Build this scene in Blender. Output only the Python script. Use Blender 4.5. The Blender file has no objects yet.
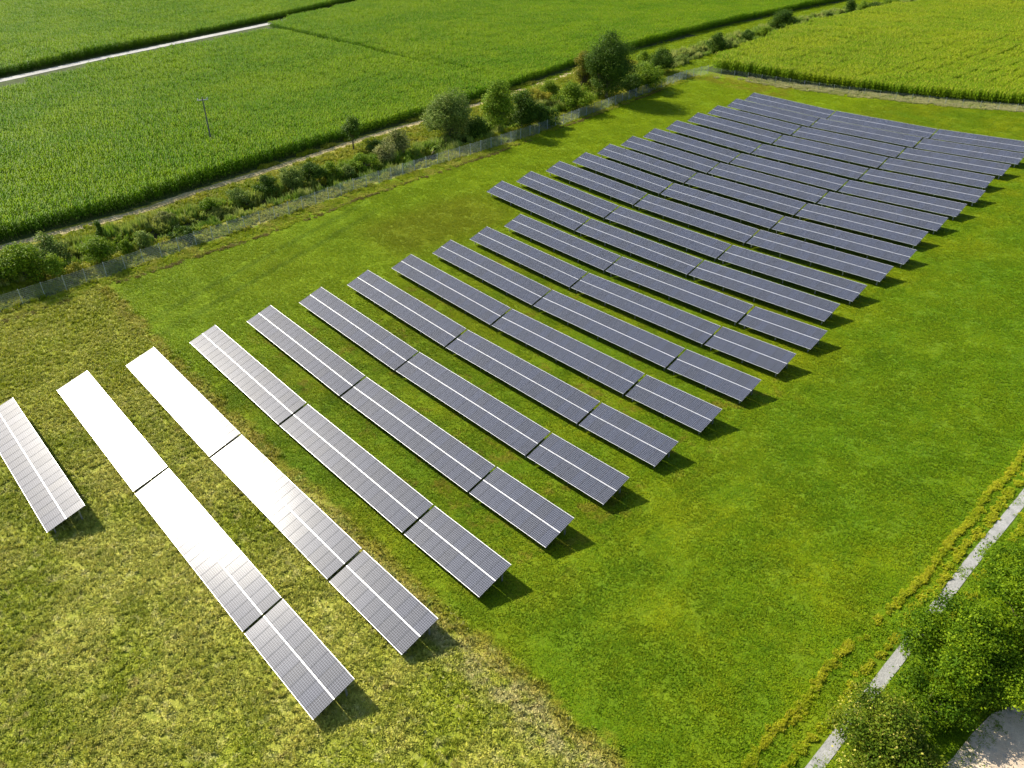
import bpy, math, random
import numpy as np
from mathutils import Vector, Matrix
R = math.radians
S = bpy.context.scene
C = S.collection

# ------------------------------------------------------------------ camera, light, exposure
CAM_H = 40.884
cam = bpy.data.cameras.new('camera'); cam_o = bpy.data.objects.new('camera', cam); C.objects.link(cam_o)
S.camera = cam_o
cam.sensor_width = 36.0; cam.lens = 778.166*36/1024; cam.clip_start = 0.5; cam.clip_end = 5000
yaw, pitch = R(-47.2223), R(33.587)
fwd = Vector((math.sin(yaw)*math.cos(pitch), math.cos(yaw)*math.cos(pitch), -math.sin(pitch)))
right = Vector((math.cos(yaw), -math.sin(yaw), 0)); up = right.cross(fwd)
cam_o.matrix_world = Matrix(((right.x, up.x, -fwd.x, 0), (right.y, up.y, -fwd.y, 0), (right.z, up.z, -fwd.z, CAM_H), (0, 0, 0, 1)))

SUN_AZ, SUN_EL = R(-103), R(37.5)
W_ = bpy.data.worlds.new('World'); S.world = W_; W_.use_nodes = True
_nt = W_.node_tree; _sky = _nt.nodes.new('ShaderNodeTexSky'); _sky.sky_type = 'NISHITA'
_sky.sun_disc = False; _sky.sun_elevation = SUN_EL; _sky.sun_rotation = SUN_AZ; _sky.dust_density = 1.2
_nt.links.new(_sky.outputs[0], _nt.nodes['Background'].inputs[0]); _nt.nodes['Background'].inputs[1].default_value = 0.10
sun = bpy.data.lights.new('sun', 'SUN'); sun_o = bpy.data.objects.new('sun', sun); C.objects.link(sun_o)
sun.energy = 4.6; sun.angle = R(0.53); sun.color = (1.0, 0.93, 0.80)
sd = Vector((math.sin(SUN_AZ)*math.cos(SUN_EL), math.cos(SUN_AZ)*math.cos(SUN_EL), math.sin(SUN_EL)))
sun_o.rotation_euler = sd.to_track_quat('Z', 'Y').to_euler(); sun_o.location = (-80, 0, 120)
S.view_settings.view_transform = 'Standard'; S.view_settings.look = 'None'
S.view_settings.exposure = 1.0; S.view_settings.gamma = 1.0; S.view_settings.use_curve_mapping = False
try:
    S.cycles.max_bounces = 5; S.cycles.diffuse_bounces = 3; S.cycles.glossy_bounces = 2
    S.cycles.transmission_bounces = 3; S.cycles.transparent_max_bounces = 4
    S.cycles.caustics_reflective = False; S.cycles.caustics_refractive = False
    S.render.use_persistent_data = False
except Exception:
    pass

# ------------------------------------------------------------------ terrain
def soft(t, a, b, s):
    t = np.asarray(t, float)
    return np.where(t > b, b + s*(1-np.exp(-np.clip(t-b, 0, 400)/s)), np.where(t < a, a - s*(1-np.exp(-np.clip(a-t, 0, 400)/s)), t))
GOFF = -.18
G = (4.71323, 2.33667, 1.59636, 0.75997, 0.45548)
def gz0(x, y):
    U = soft(np.asarray(x, float)/40, -2.3, -.55, .35); V = soft((np.asarray(y, float)-60)/60, -1.1, 1.6, .4)
    return GOFF + G[0]*U + G[1]*V + G[2]*U*U + G[3]*U*V + G[4]*V*V
DITCH = np.array([(-107,-60),(-108,0),(-108.2,20),(-108,26),(-108.7,32),(-108.6,39),(-109.7,49),(-109.5,58),(-109.9,66),(-109.4,74),(-110.1,81),(-113.2,94),(-115.9,115),(-120.8,153),(-125,183),(-127.6,215),(-131,243),(-130.8,273),(-126.6,300),(-121,345),(-116,420)], float)
def dist_poly(x, y, P):
    x = np.asarray(x, float); y = np.asarray(y, float); best = np.full(x.shape, 1e9)
    for (ax, ay), (bx, by) in zip(P[:-1], P[1:]):
        dx, dy = bx-ax, by-ay; t = np.clip(((x-ax)*dx+(y-ay)*dy)/(dx*dx+dy*dy), 0, 1)
        best = np.minimum(best, np.hypot(x-ax-t*dx, y-ay-t*dy))
    return best
def at_y(P, y):                       # x of a polyline that runs along y
    P = np.asarray(P, float); return np.interp(y, P[:, 1], P[:, 0])
def gz(x, y):
    d = dist_poly(x, y, DITCH)
    return gz0(x, y) - 1.35*np.clip(1-np.clip(d-.6, 0, 9)/1.5, 0, 1)**1.3
FENCE = np.array([(-98.6,-40),(-99.2,10.7),(-99.9,20.2),(-101.3,30.4),(-103,49),(-104.8,61.7),(-105.6,75.9),(-105.9,90.3),(-106.3,104.6),(-107.8,118.4),(-109.2,132.6),(-111.4,156.6),(-110.6,165.2)], float)
NFENCE = np.array([(-110.6,165.2),(-96,169.1),(-77,174.2),(-46.4,180.5),(-20,186.5),(30,197.5)], float)
MOWN = np.array([(-95,-40),(-96.9,10),(-97.9,19),(-98.8,29),(-99.8,47),(-100.4,51.5),(-102.3,62.8),(-102.9,74),(-103.6,87),(-105.2,104),(-106.6,111),(-108.3,132),(-110,145),(-110.4,160)], float)
TRACK = np.array([(-117,-60),(-117.9,15.6),(-118.3,28),(-118.5,34),(-120.7,43),(-122.4,56),(-124.7,69),(-126.6,80),(-127.7,93),(-129.6,110),(-133.5,138),(-137.5,160)], float)
CORNL = np.array([(-118.6,-60),(-119.3,16),(-120.1,24),(-120.3,34),(-122.7,46),(-124.6,57),(-127.2,71),(-129.6,90),(-131.8,110),(-138.2,149),(-139.6,173),(-143.4,214),(-144.8,240),(-145.5,284),(-145,420)], float)
ROAD = np.array([(-200,-40),(-225.8,42.7),(-235.5,69.1),(-244.2,101),(-250.2,126.7),(-262.8,169.1),(-290,270),(-330,420)], float)
RC_S = np.array([(-112.5,166.8),(-90.7,173.2),(-70.9,179.8),(-48,185.6),(-20,191.5),(40,203.5)], float)   # south edge of the right field
RC_W = np.array([(-112.8,164),(-114.6,172),(-118.9,193.4),(-122.6,222),(-126.3,255),(-125.6,280),(-121,305),(-113,345),(-106,420)], float)

# ------------------------------------------------------------------ node helpers
class N:
    def __init__(s, mat): s.nt = mat.node_tree; s.n = s.nt.nodes; s.l = s.nt.links
    def new(s, t, **kw):
        n = s.n.new(t)
        for k, v in kw.items(): setattr(n, k, v)
        return n
    def _in(s, sock, v):
        if isinstance(v, bpy.types.NodeSocket): s.l.new(v, sock)
        else:
            if isinstance(v, tuple) and len(v) == 3 and sock.type == 'RGBA': v = v+(1,)
            sock.default_value = v
    def math(s, op, a, b=0.0, c=None, clamp=False):
        n = s.new('ShaderNodeMath', operation=op, use_clamp=clamp); s._in(n.inputs[0], a); s._in(n.inputs[1], b)
        if c is not None: s._in(n.inputs[2], c)
        return n.outputs[0]
    def mix(s, f, a, b):
        n = s.new('ShaderNodeMix', data_type='RGBA'); s._in(n.inputs[0], f); s._in(n.inputs[6], a); s._in(n.inputs[7], b); return n.outputs[2]
    def noise(s, vec, scale, detail=3, rough=.55, dist=0.0):
        n = s.new('ShaderNodeTexNoise'); s.l.new(vec, n.inputs['Vector']); n.inputs['Scale'].default_value = scale
        n.inputs['Detail'].default_value = detail; n.inputs['Roughness'].default_value = rough; n.inputs['Distortion'].default_value = dist
        return n.outputs[0]
    def ramp(s, v, lo, hi):
        n = s.new('ShaderNodeMapRange', clamp=True); n.interpolation_type = 'SMOOTHSTEP'; s._in(n.inputs[0], v); n.inputs[1].default_value = lo; n.inputs[2].default_value = hi; return n.outputs[0]
    def band(s, v, lo, hi, soft_):          # 1 inside lo..hi
        return s.math('MULTIPLY', s.ramp(v, lo-soft_, lo+soft_), s.math('SUBTRACT', 1.0, s.ramp(v, hi-soft_, hi+soft_)))
    def scalevec(s, vec, sc):
        n = s.new('ShaderNodeMapping'); s.l.new(vec, n.inputs[0]); n.inputs['Scale'].default_value = sc; return n.outputs[0]
def newmat(name):
    m = bpy.data.materials.new(name); m.use_nodes = True; return m
def bsdf(m): return m.node_tree.nodes['Principled BSDF']
def simple(name, col, rough=.6, metal=0.0, noise_amt=.15, scale=3.0, spec=.5):
    m = newmat(name); q = N(m); tc = q.new('ShaderNodeTexCoord').outputs['Object']
    f = q.noise(tc, scale, 4)
    c = q.mix(f, tuple(v*(1-noise_amt) for v in col), tuple(min(1, v*(1+noise_amt)) for v in col))
    b = bsdf(m); q.l.new(c, b.inputs['Base Color']); b.inputs['Roughness'].default_value = rough; b.inputs['Metallic'].default_value = metal
    b.inputs['Specular IOR Level'].default_value = spec
    return m

def meadow_colour(q):
    """colour of the meadow by place: rough hay-like grass in the south, fresh grass elsewhere"""
    pos = q.new('ShaderNodeNewGeometry').outputs['Position']
    sx = q.new('ShaderNodeSeparateXYZ'); q.l.new(pos, sx.inputs[0]); X, Y = sx.outputs[0], sx.outputs[1]
    big = q.noise(pos, .035, 3); med = q.noise(pos, .16, 4, .6); fine = q.noise(pos, 1.1, 4, .65)
    streak = q.noise(q.scalevec(pos, (.9, .25, 1)), .8, 4, .6, .6)
    # fresh meadow
    green = q.mix(q.ramp(med, .36, .68), (.155, .268, .003), (.235, .318, .004))
    green = q.mix(q.math('MULTIPLY', q.ramp(streak, .5, .72), .55), green, (.10, .205, .003))
    green = q.mix(q.math('MULTIPLY', q.ramp(fine, .55, .8), .35), green, (.24, .27, .012))
    green = q.mix(q.math('MULTIPLY', q.ramp(big, .5, .66), .6), green, (.27, .32, .004))
    west = q.math('MULTIPLY', q.math('SUBTRACT', 1.0, q.ramp(X, -78, -66)), q.math('SUBTRACT', 1.0, q.ramp(X, -60, -50)))
    green = q.mix(q.math('MULTIPLY', west, .7), green, (.27, .40, .004))
    # lush darker meadow on the east side
    east = q.math('MULTIPLY', q.ramp(X, -32, -24), q.ramp(Y, 44, 56))
    green = q.mix(q.math('MULTIPLY', east, .55), green, (.115, .245, .004))
    # yellow growth near the corner of the second block and west of it
    yc = q.math('MULTIPLY', q.band(X, -93, -81, 3), q.band(Y, 55, 77, 4))
    green = q.mix(q.math('MULTIPLY', yc, .7), green, (.22, .25, .006))
    # sorrel, reddish brown, between the rows
    red = q.math('MULTIPLY', q.ramp(q.noise(pos, .42, 4, .7), .54, .66), q.math('MULTIPLY', q.band(X, -76, -28, 3), q.band(Y, 26, 66, 4)))
    red2 = q.math('MULTIPLY', q.ramp(q.noise(pos, .3, 4, .7), .38, .56), q.math('MULTIPLY', q.band(X, -112, -88, 3), q.band(Y, 159, 173, 2)))
    green = q.mix(q.math('MULTIPLY', q.math('ADD', red, red2, clamp=True), .45), green, (.30, .20, .03))
    # old wheel tracks, shorter greener grass
    for (k, c0) in ((.33, -76.0), (.33, -79.6)):
        v = q.math('SUBTRACT', q.math('ADD', X, q.math('MULTIPLY', Y, k)), c0)
        tr = q.math('MULTIPLY', q.band(v, -.5, .5, .5), q.band(Y, 24, 62, 8))
        green = q.mix(q.math('MULTIPLY', tr, .38), green, (.07, .155, .004))
    # rough hay meadow
    rough = q.mix(q.ramp(med, .35, .66), (.33, .39, .025), (.54, .54, .09))
    rough = q.mix(q.math('MULTIPLY', q.ramp(fine, .52, .74), .6), rough, (.78, .74, .30))
    rough = q.mix(q.math('MULTIPLY', q.ramp(q.noise(pos, .55, 4, .65), .6, .72), .6), rough, (.38, .30, .06))
    rough = q.mix(q.math('MULTIPLY', q.ramp(q.noise(pos, .8, 3, .6), .58, .7), .4), rough, (.16, .25, .014))
    rough = q.mix(q.math('MULTIPLY', q.band(X, -200, -74, 4), .5), rough, (.38, .42, .014))
    wob = q.math('MULTIPLY', q.math('SUBTRACT', q.noise(pos, .35, 3), .5), 2.6)
    yy = q.math('ADD', Y, wob)
    straw = q.math('MULTIPLY', q.band(yy, 19.6, 22.0, .9), q.ramp(X, -72, -24))
    straw = q.math('MULTIPLY', straw, q.ramp(q.noise(pos, .7, 4, .7), .35, .6))
    rough = q.mix(q.math('MULTIPLY', straw, .8), rough, (.62, .56, .24))
    edge_ = q.math('MULTIPLY', q.band(yy, 21.2, 22.6, .5), q.ramp(q.noise(pos, .9, 3, .6), .3, .55))
    green = q.mix(q.math('MULTIPLY', edge_, .5), green, (.42, .33, .04))
    rough = q.mix(q.math('MULTIPLY', edge_, .5), rough, (.42, .33, .04))
    south = q.math('MULTIPLY', q.math('SUBTRACT', 1.0, q.ramp(yy, 21.2, 22.8)), q.math('SUBTRACT', 1.0, q.ramp(X, 1, 4)))
    col = q.mix(south, green, rough)
    return col, pos, south

def leafy(name, col_socket_fn, var=.5, trans=.3, rough=.6, light=None, upn=0.0):
    """foliage material: colour from place or constant, varied by the mesh attribute 'v'"""
    m = newmat(name); q = N(m); b = bsdf(m)
    col = col_socket_fn(q)
    at = q.new('ShaderNodeAttribute', attribute_name='v').outputs['Fac']
    hsv = q.new('ShaderNodeHueSaturation'); q.l.new(col, hsv.inputs['Color'])
    q.l.new(q.math('MULTIPLY_ADD', at, 2*var, 1-var), hsv.inputs['Value'])
    q.l.new(q.math('MULTIPLY_ADD', at, -.05, .52), hsv.inputs['Hue'])
    out = hsv.outputs[0]
    if light:
        out = q.mix(q.ramp(at, .8, .97), out, light)
    q.l.new(out, b.inputs['Base Color']); b.inputs['Roughness'].default_value = rough; b.inputs['Specular IOR Level'].default_value = .10
    if upn > 0:                         # thin blades scatter light like the sward they make up
        gn = q.new('ShaderNodeNewGeometry').outputs['Normal']; va_ = q.new('ShaderNodeVectorMath', operation='ADD'); q.l.new(gn, va_.inputs[0]); va_.inputs[1].default_value = (0, 0, upn)
        vn = q.new('ShaderNodeVectorMath', operation='NORMALIZE'); q.l.new(va_.outputs[0], vn.inputs[0]); q.l.new(vn.outputs[0], b.inputs['Normal'])
    if trans > 0:
        tr = q.new('ShaderNodeBsdfTranslucent'); q.l.new(out, tr.inputs[0]); mx = q.new('ShaderNodeMixShader'); mx.inputs[0].default_value = trans
        q.l.new(b.outputs[0], mx.inputs[1]); q.l.new(tr.outputs[0], mx.inputs[2]); q.l.new(mx.outputs[0], m.node_tree.nodes['Material Output'].inputs[0])
    return m

M = {}
# ground
m = newmat('meadow_ground'); q = N(m); col, pos, south = meadow_colour(q); b = bsdf(m)
dk = q.mix(.5, col, (.03, .045, .006)); q.l.new(dk, b.inputs['Base Color']); b.inputs['Roughness'].default_value = .95; b.inputs['Specular IOR Level'].default_value = .1  # colour darkened to stand in for self-shadow among the grass blades
bp_ = q.new('ShaderNodeBump'); bp_.inputs['Strength'].default_value = .9; bp_.inputs['Distance'].default_value = .25
q.l.new(q.noise(pos, 2.2, 5, .7), bp_.inputs['Height']); q.l.new(bp_.outputs[0], b.inputs['Normal']); M['meadow'] = m
M['blades'] = leafy('meadow_blades', lambda q: meadow_colour(q)[0], .44, .25, light=(.60, .58, .22), upn=1.6)
M['lawnblades'] = leafy('short_meadow_blades', lambda q: meadow_colour(q)[0], .17, .25, upn=2.2)
def placecol(a, b_, sc=.12, c=None):
    def f(q):
        pos = q.new('ShaderNodeNewGeometry').outputs['Position']
        o = q.mix(q.ramp(q.noise(pos, sc, 4, .65), .38, .64), a, b_)
        if c: o = q.mix(q.math('MULTIPLY', q.ramp(q.noise(pos, sc*3.3, 3, .6), .52, .7), .6), o, c)
        return o
    return f
def ground_mat(name, a, b_, c=None, sc=.3):
    m = newmat(name); q = N(m); b = bsdf(m); q.l.new(placecol(a, b_, sc, c)(q), b.inputs['Base Color']); b.inputs['Roughness'].default_value = .95
    b.inputs['Specular IOR Level'].default_value = .15
    pos = q.new('ShaderNodeNewGeometry').outputs['Position']; bp_ = q.new('ShaderNodeBump'); bp_.inputs['Strength'].default_value = .6; bp_.inputs['Distance'].default_value = .1
    q.l.new(q.noise(pos, 5, 4, .7), bp_.inputs['Height']); q.l.new(bp_.outputs[0], b.inputs['Normal'])
    return m
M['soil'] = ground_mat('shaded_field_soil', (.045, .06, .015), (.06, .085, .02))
M['verge'] = ground_mat('verge_ground', (.19, .21, .018), (.28, .25, .04), (.15, .12, .04))
M['bank'] = ground_mat('ditch_bank', (.035, .035, .018), (.07, .07, .025))
M['gravel'] = ground_mat('pale_gravel', (.25, .25, .235), (.32, .315, .30), (.20, .20, .18), 1.2)
M['concrete'] = ground_mat('farm_road_concrete', (.36, .35, .32), (.43, .42, .38), None, .3)
M['dirt'] = ground_mat('dirt_track', (.36, .29, .13), (.46, .38, .20), (.12, .14, .03), .5)
M['sand'] = ground_mat('sandy_yard', (.54, .42, .29), (.64, .51, .36), (.38, .33, .27), .5)
M['water'] = simple('ditch_water', (.012, .016, .014), .08, 0, .3, .5)
M['corn_l'] = leafy('maize_leaves', placecol((.092, .225, .004), (.145, .275, .005), .05), .5, .45, light=(.28, .34, .02), upn=.8)
M['corn_r'] = leafy('ripening_maize_leaves', placecol((.135, .260, .005), (.195, .295, .006), .05), .42, .35, light=(.42, .42, .04), upn=.8)
M['vergeblades'] = leafy('verge_grass_blades', placecol((.27, .35, .010), (.40, .41, .03), .16, (.17, .27, .012)), .38, .25, light=(.44, .38, .16), upn=1.5)
M['dry'] = leafy('tall_yellow_grass', placecol((.52, .55, .02), (.38, .48, .010), .5), .33, .25, upn=1.5, light=(.50, .44, .16))
M['reed'] = leafy('reed_blades', placecol((.19, .31, .02), (.36, .40, .08), .14, (.11, .19, .02)), .4, .3, upn=.8, light=(.36, .30, .20))

# ------------------------------------------------------------------ mesh helpers
def tag(o, label=None, cat=None, group=None, kind=None):
    if label: o['label'] = label
    if cat: o['category'] = cat
    if group: o['group'] = group
    if kind: o['kind'] = kind
    return o
def link(name, me, parent=None, mats=()):
    o = bpy.data.objects.new(name, me); C.objects.link(o)
    for m_ in mats: me.materials.append(m_)
    if parent is not None: o.parent = parent
    return o
def mesh_np(name, V, F, v=None, smooth=False):
    """V (n,3), F list/array of faces all of one size, v per-vertex attribute"""
    me = bpy.data.meshes.new(name); V = np.asarray(V, np.float32); F = np.asarray(F, np.int32)
    k = F.shape[1]
    me.vertices.add(len(V)); me.vertices.foreach_set('co', V.ravel())
    me.loops.add(F.size); me.loops.foreach_set('vertex_index', F.ravel())
    me.polygons.add(len(F)); me.polygons.foreach_set('loop_start', np.arange(0, F.size, k, dtype=np.int32)); me.polygons.foreach_set('loop_total', np.full(len(F), k, np.int32))
    if smooth: me.polygons.foreach_set('use_smooth', np.ones(len(F), bool))
    me.update(calc_edges=True); me.validate()
    if v is not None:
        a = me.attributes.new('v', 'FLOAT', 'POINT'); a.data.foreach_set('value', np.asarray(v, np.float32))
    return me
class MB:
    """plain mesh builder"""
    def __init__(s): s.V = []; s.F = []; s.mi = []
    def add(s, V, F, mi=0):
        n = len(s.V); s.V += [tuple(v) for v in V]; s.F += [tuple(i+n for i in f) for f in F]; s.mi += [mi]*len(F); return s
    def box(s, x0, x1, y0, y1, z0, z1, mi=0):
        return s.add([(x0,y0,z0),(x1,y0,z0),(x1,y1,z0),(x0,y1,z0),(x0,y0,z1),(x1,y0,z1),(x1,y1,z1),(x0,y1,z1)],
                     [(0,3,2,1),(4,5,6,7),(0,1,5,4),(1,2,6,5),(2,3,7,6),(3,0,4,7)], mi)
    def bar(s, a, b, w, h, mi=0, upv=(0,0,1)):
        a = Vector(a); b = Vector(b); d = (b-a).normalized(); r = d.cross(Vector(upv)); r = r.normalized() if r.length > 1e-4 else Vector((1,0,0)); u = r.cross(d)
        V = [p + r*sx*w/2 + u*sy*h/2 for p in (a, b) for sx, sy in ((-1,-1),(1,-1),(1,1),(-1,1))]
        return s.add(V, [(0,1,2,3),(7,6,5,4),(0,4,5,1),(1,5,6,2),(2,6,7,3),(3,7,4,0)], mi)
    def tube(s, pts, rad, n=7, mi=0):
        P = [Vector(p) for p in pts]; base = len(s.V)
        for i, p_ in enumerate(P):
            d = (P[min(i+1, len(P)-1)]-P[max(i-1, 0)]).normalized(); r = d.cross(Vector((0,0,1)))
            r = r.normalized() if r.length > .05 else Vector((1,0,0)); u = r.cross(d); rr = rad[i] if hasattr(rad, '__len__') else rad
            for k in range(n):
                a_ = 2*math.pi*k/n; s.V.append(tuple(p_ + r*math.cos(a_)*rr + u*math.sin(a_)*rr))
        for i in range(len(P)-1):
            for k in range(n):
                s.F.append((base+i*n+k, base+i*n+(k+1) % n, base+(i+1)*n+(k+1) % n, base+(i+1)*n+k)); s.mi.append(mi)
        s.F.append(tuple(base+(len(P)-1)*n+k for k in range(n))); s.mi.append(mi)
        s.F.append(tuple(base+k for k in reversed(range(n)))); s.mi.append(mi)
        return s
    def build(s, name, mats, parent=None):
        me = bpy.data.meshes.new(name); me.from_pydata(s.V, [], s.F); me.update()
        o = link(name, me, parent, mats if isinstance(mats, (list, tuple)) else [mats])
        if any(s.mi): me.polygons.foreach_set('material_index', s.mi)
        return o

# ------------------------------------------------------------------ ground sheet
def lines(*segs):
    out = []
    for a, b, st in segs: out += list(np.arange(a, b, st))
    return np.array(out + [segs[-1][1]])
gx = lines((-1600,-400,100),(-400,-136,4),(-136,-97,.65),(-97,24,1.6),(24,200,22),(200,1400,120))
gy = lines((-900,-60,70),(-60,-20,4),(-20,210,1.5),(210,420,3.5),(420,1500,90))
GX, GY = np.meshgrid(gx, gy); GZ = gz(GX, GY)
V = np.stack([GX.ravel(), GY.ravel(), GZ.ravel()], 1); nx, ny = len(gx), len(gy)
I = np.arange(nx*ny).reshape(ny, nx); F = np.stack([I[:-1,:-1].ravel(), I[:-1,1:].ravel(), I[1:,1:].ravel(), I[1:,:-1].ravel()], 1)
me = mesh_np('ground', V, F, smooth=True)
cx = V[F].mean(1)[:, 0]; cy = V[F].mean(1)[:, 1]
dd = dist_poly(cx, cy, DITCH)
def rc_inside(x, y): return (y > np.interp(x, RC_S[:,0], RC_S[:,1])) & (x > at_y(RC_W, y)) & (y > 166)
mi = np.zeros(len(F), np.int32)
mi[(cx < at_y(FENCE, np.clip(cy, -40, 165))) & (cx > at_y(CORNL, cy)) & (cy < 150)] = 2
mi[(cx < at_y(CORNL, cy)+.3) | rc_inside(cx, cy)] = 1
mi[(dd < 2.2)] = 3
me.polygons.foreach_set('material_index', mi)
tag(link('ground', me, None, [M['meadow'], M['soil'], M['verge'], M['bank']]), kind='structure')

def strip(name, P, w, mat, dz, step=2.0, wob=.0, seed=1, flat=None):
    P = np.asarray(P, float); seg = np.hypot(*np.diff(P, axis=0).T); s_ = np.concatenate([[0], np.cumsum(seg)])
    t = np.arange(0, s_[-1], step); X = np.interp(t, s_, P[:,0]); Y = np.interp(t, s_, P[:,1])
    dx = np.gradient(X); dy = np.gradient(Y); L = np.hypot(dx, dy); nxx, nyy = -dy/L, dx/L
    rg = np.random.default_rng(seed); V = []; k = 5
    for i in range(len(t)):
        wl = w/2*(1+wob*rg.normal()); wr = w/2*(1+wob*rg.normal())
        for j in range(k):
            o_ = -wl + (wl+wr)*j/(k-1); x_, y_ = X[i]+nxx[i]*o_, Y[i]+nyy[i]*o_
            V.append((x_, y_, (gz0(X[i], Y[i]) + flat) if flat is not None else gz(x_, y_)+dz))
    I = np.arange(len(V)).reshape(-1, k); F = np.stack([I[:-1,:-1].ravel(), I[1:,:-1].ravel(), I[1:,1:].ravel(), I[:-1,1:].ravel()], 1)
    return tag(link(name, mesh_np(name, V, F, smooth=True), None, [mat]), kind='structure')
strip('ditch_water', DITCH, 3.2, M['water'], 0, 1.5, flat=-.80)
strip('dirt_track', TRACK, 1.7, M['dirt'], .03, 1.0, .12)
strip('farm_road', ROAD, 3.2, M['concrete'], .05, 3.0)
strip('gravel_path', [(-6.55,-40),(-6.6,30),(-6.75,52),(-6.6,62),(-6.6,140)], .80, M['gravel'], .03, .5, .02)
# sandy yard
rg = np.random.default_rng(3)
edge = [(-1.7,18),(-1.8,24),(-1.6,30),(-1.7,34),(-1.5,36.2),(-1.3,38.4),(-1.0,40.6),(-.4,42.0),(.6,42.8),(4,43.6),(10,43.8),(18,44)]
V = [];
for x_, y_ in edge:
    for k in range(8): yy = y_ if k == 0 else y_-(y_-10)*k/7; V.append((x_+rg.normal()*.08, yy, float(gz(x_, yy))+.035))
I = np.arange(len(V)).reshape(-1, 8); F = np.stack([I[:-1,:-1].ravel(), I[:-1,1:].ravel(), I[1:,1:].ravel(), I[1:,:-1].ravel()], 1)
tag(link('sandy_yard', mesh_np('sandy_yard', V, F, smooth=True), None, [M['sand']]), kind='structure')

# ------------------------------------------------------------------ scattering of grass and crops ("stuff")
def blades(rg, n_tuft, size, hmin, hmax, spread, per, w, segs=1):
    """a square patch of tufts; every blade is a bent strip"""
    V = []; F = []; va = []
    tx = rg.uniform(-size/2, size/2, n_tuft); ty = rg.uniform(-size/2, size/2, n_tuft)
    for i in range(n_tuft):
        tv = rg.random(); H_ = rg.uniform(hmin, hmax)
        for k in range(per):
            a = rg.uniform(0, 2*math.pi); r = spread*rg.random()**.7; x0 = tx[i]+math.cos(a)*r*.4; y0 = ty[i]+math.sin(a)*r*.4
            x1 = tx[i]+math.cos(a)*r*1.3; y1 = ty[i]+math.sin(a)*r*1.3; h = H_*rg.uniform(.6, 1.15)
            b = a+math.pi/2+rg.normal()*.5; dx, dy = math.cos(b)*w/2, math.sin(b)*w/2; n = len(V)
            xm, ym, zm = (x0*.55+x1*.45), (y0*.55+y1*.45), h*.75
            V += [(x0-dx, y0-dy, -.04), (x0+dx, y0+dy, -.04), (xm+dx*.9, ym+dy*.9, zm), (xm-dx*.9, ym-dy*.9, zm), (x1+dx*.2, y1+dy*.2, h), (x1-dx*.2, y1-dy*.2, h)]
            F += [(n, n+1, n+2, n+3), (n+3, n+2, n+4, n+5)]; vv = min(1, max(0, tv*.65+rg.random()*.35)); va += [vv]*6
    return V, F, va
def maize(rg, w, l, rows, per_row, tassel=.6):
    V = []; F = []; va = []
    for r in range(rows):
        for k in range(per_row):
            x = -w/2+(r+.5)*w/rows + rg.normal()*.05; y = -l/2+(k+.5)*l/per_row+rg.normal()*.07; H_ = 2.05+rg.normal()*.13; pv = rg.random()
            n = len(V); s_ = .016
            for z, ss in ((0, s_), (H_, s_*.5)):
                V += [(x-ss, y-ss, z), (x+ss, y-ss, z), (x, y+ss, z)]; va += [.5]*3
            F += [(n, n+1, n+4, n+3), (n+1, n+2, n+5, n+4), (n+2, n, n+3, n+5)]
            base = rg.random()*math.pi
            for j in range(7):
                z0 = H_*(.28+.68*j/6); a = base+(j % 2)*math.pi+rg.normal()*.45; L = (.80-.045*j)*rg.uniform(.8, 1.15); rise = .22+.05*j
                c_, s2 = math.cos(a), math.sin(a); px, py = -s2*.055, c_*.055; n = len(V); vv = min(1, max(0, .15+.3*pv+.3*rg.random()+.04*j))
                for t, zz, ww in ((0, 0, .55), (.42, rise, 1.0), (.78, rise*.75, .8), (1.0, rise*.15, .15)):
                    V += [(x+c_*L*t-px*ww, y+s2*L*t-py*ww, z0+zz), (x+c_*L*t+px*ww, y+s2*L*t+py*ww, z0+zz)]; va += [vv]*2
                F += [(n, n+1, n+3, n+2), (n+2, n+3, n+5, n+4), (n+4, n+5, n+7, n+6)]
            if rg.random() < tassel:
                for j in range(3):
                    a = rg.random()*6.28; n = len(V); dx, dy = math.cos(a)*.10, math.sin(a)*.10
                    V += [(x-.012, y, H_-.05), (x+.012, y, H_-.05), (x+dx+.014, y+dy, H_+.3), (x+dx-.014, y+dy, H_+.3)]; va += [1.0]*4; F += [(n, n+1, n+2, n+3)]
    return V, F, va
def patch(V, F, va, mat, name):
    me = mesh_np(name, V, F, va); me.materials.append(mat); return bpy.data.objects.new(name, me)   # source only, not linked
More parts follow.
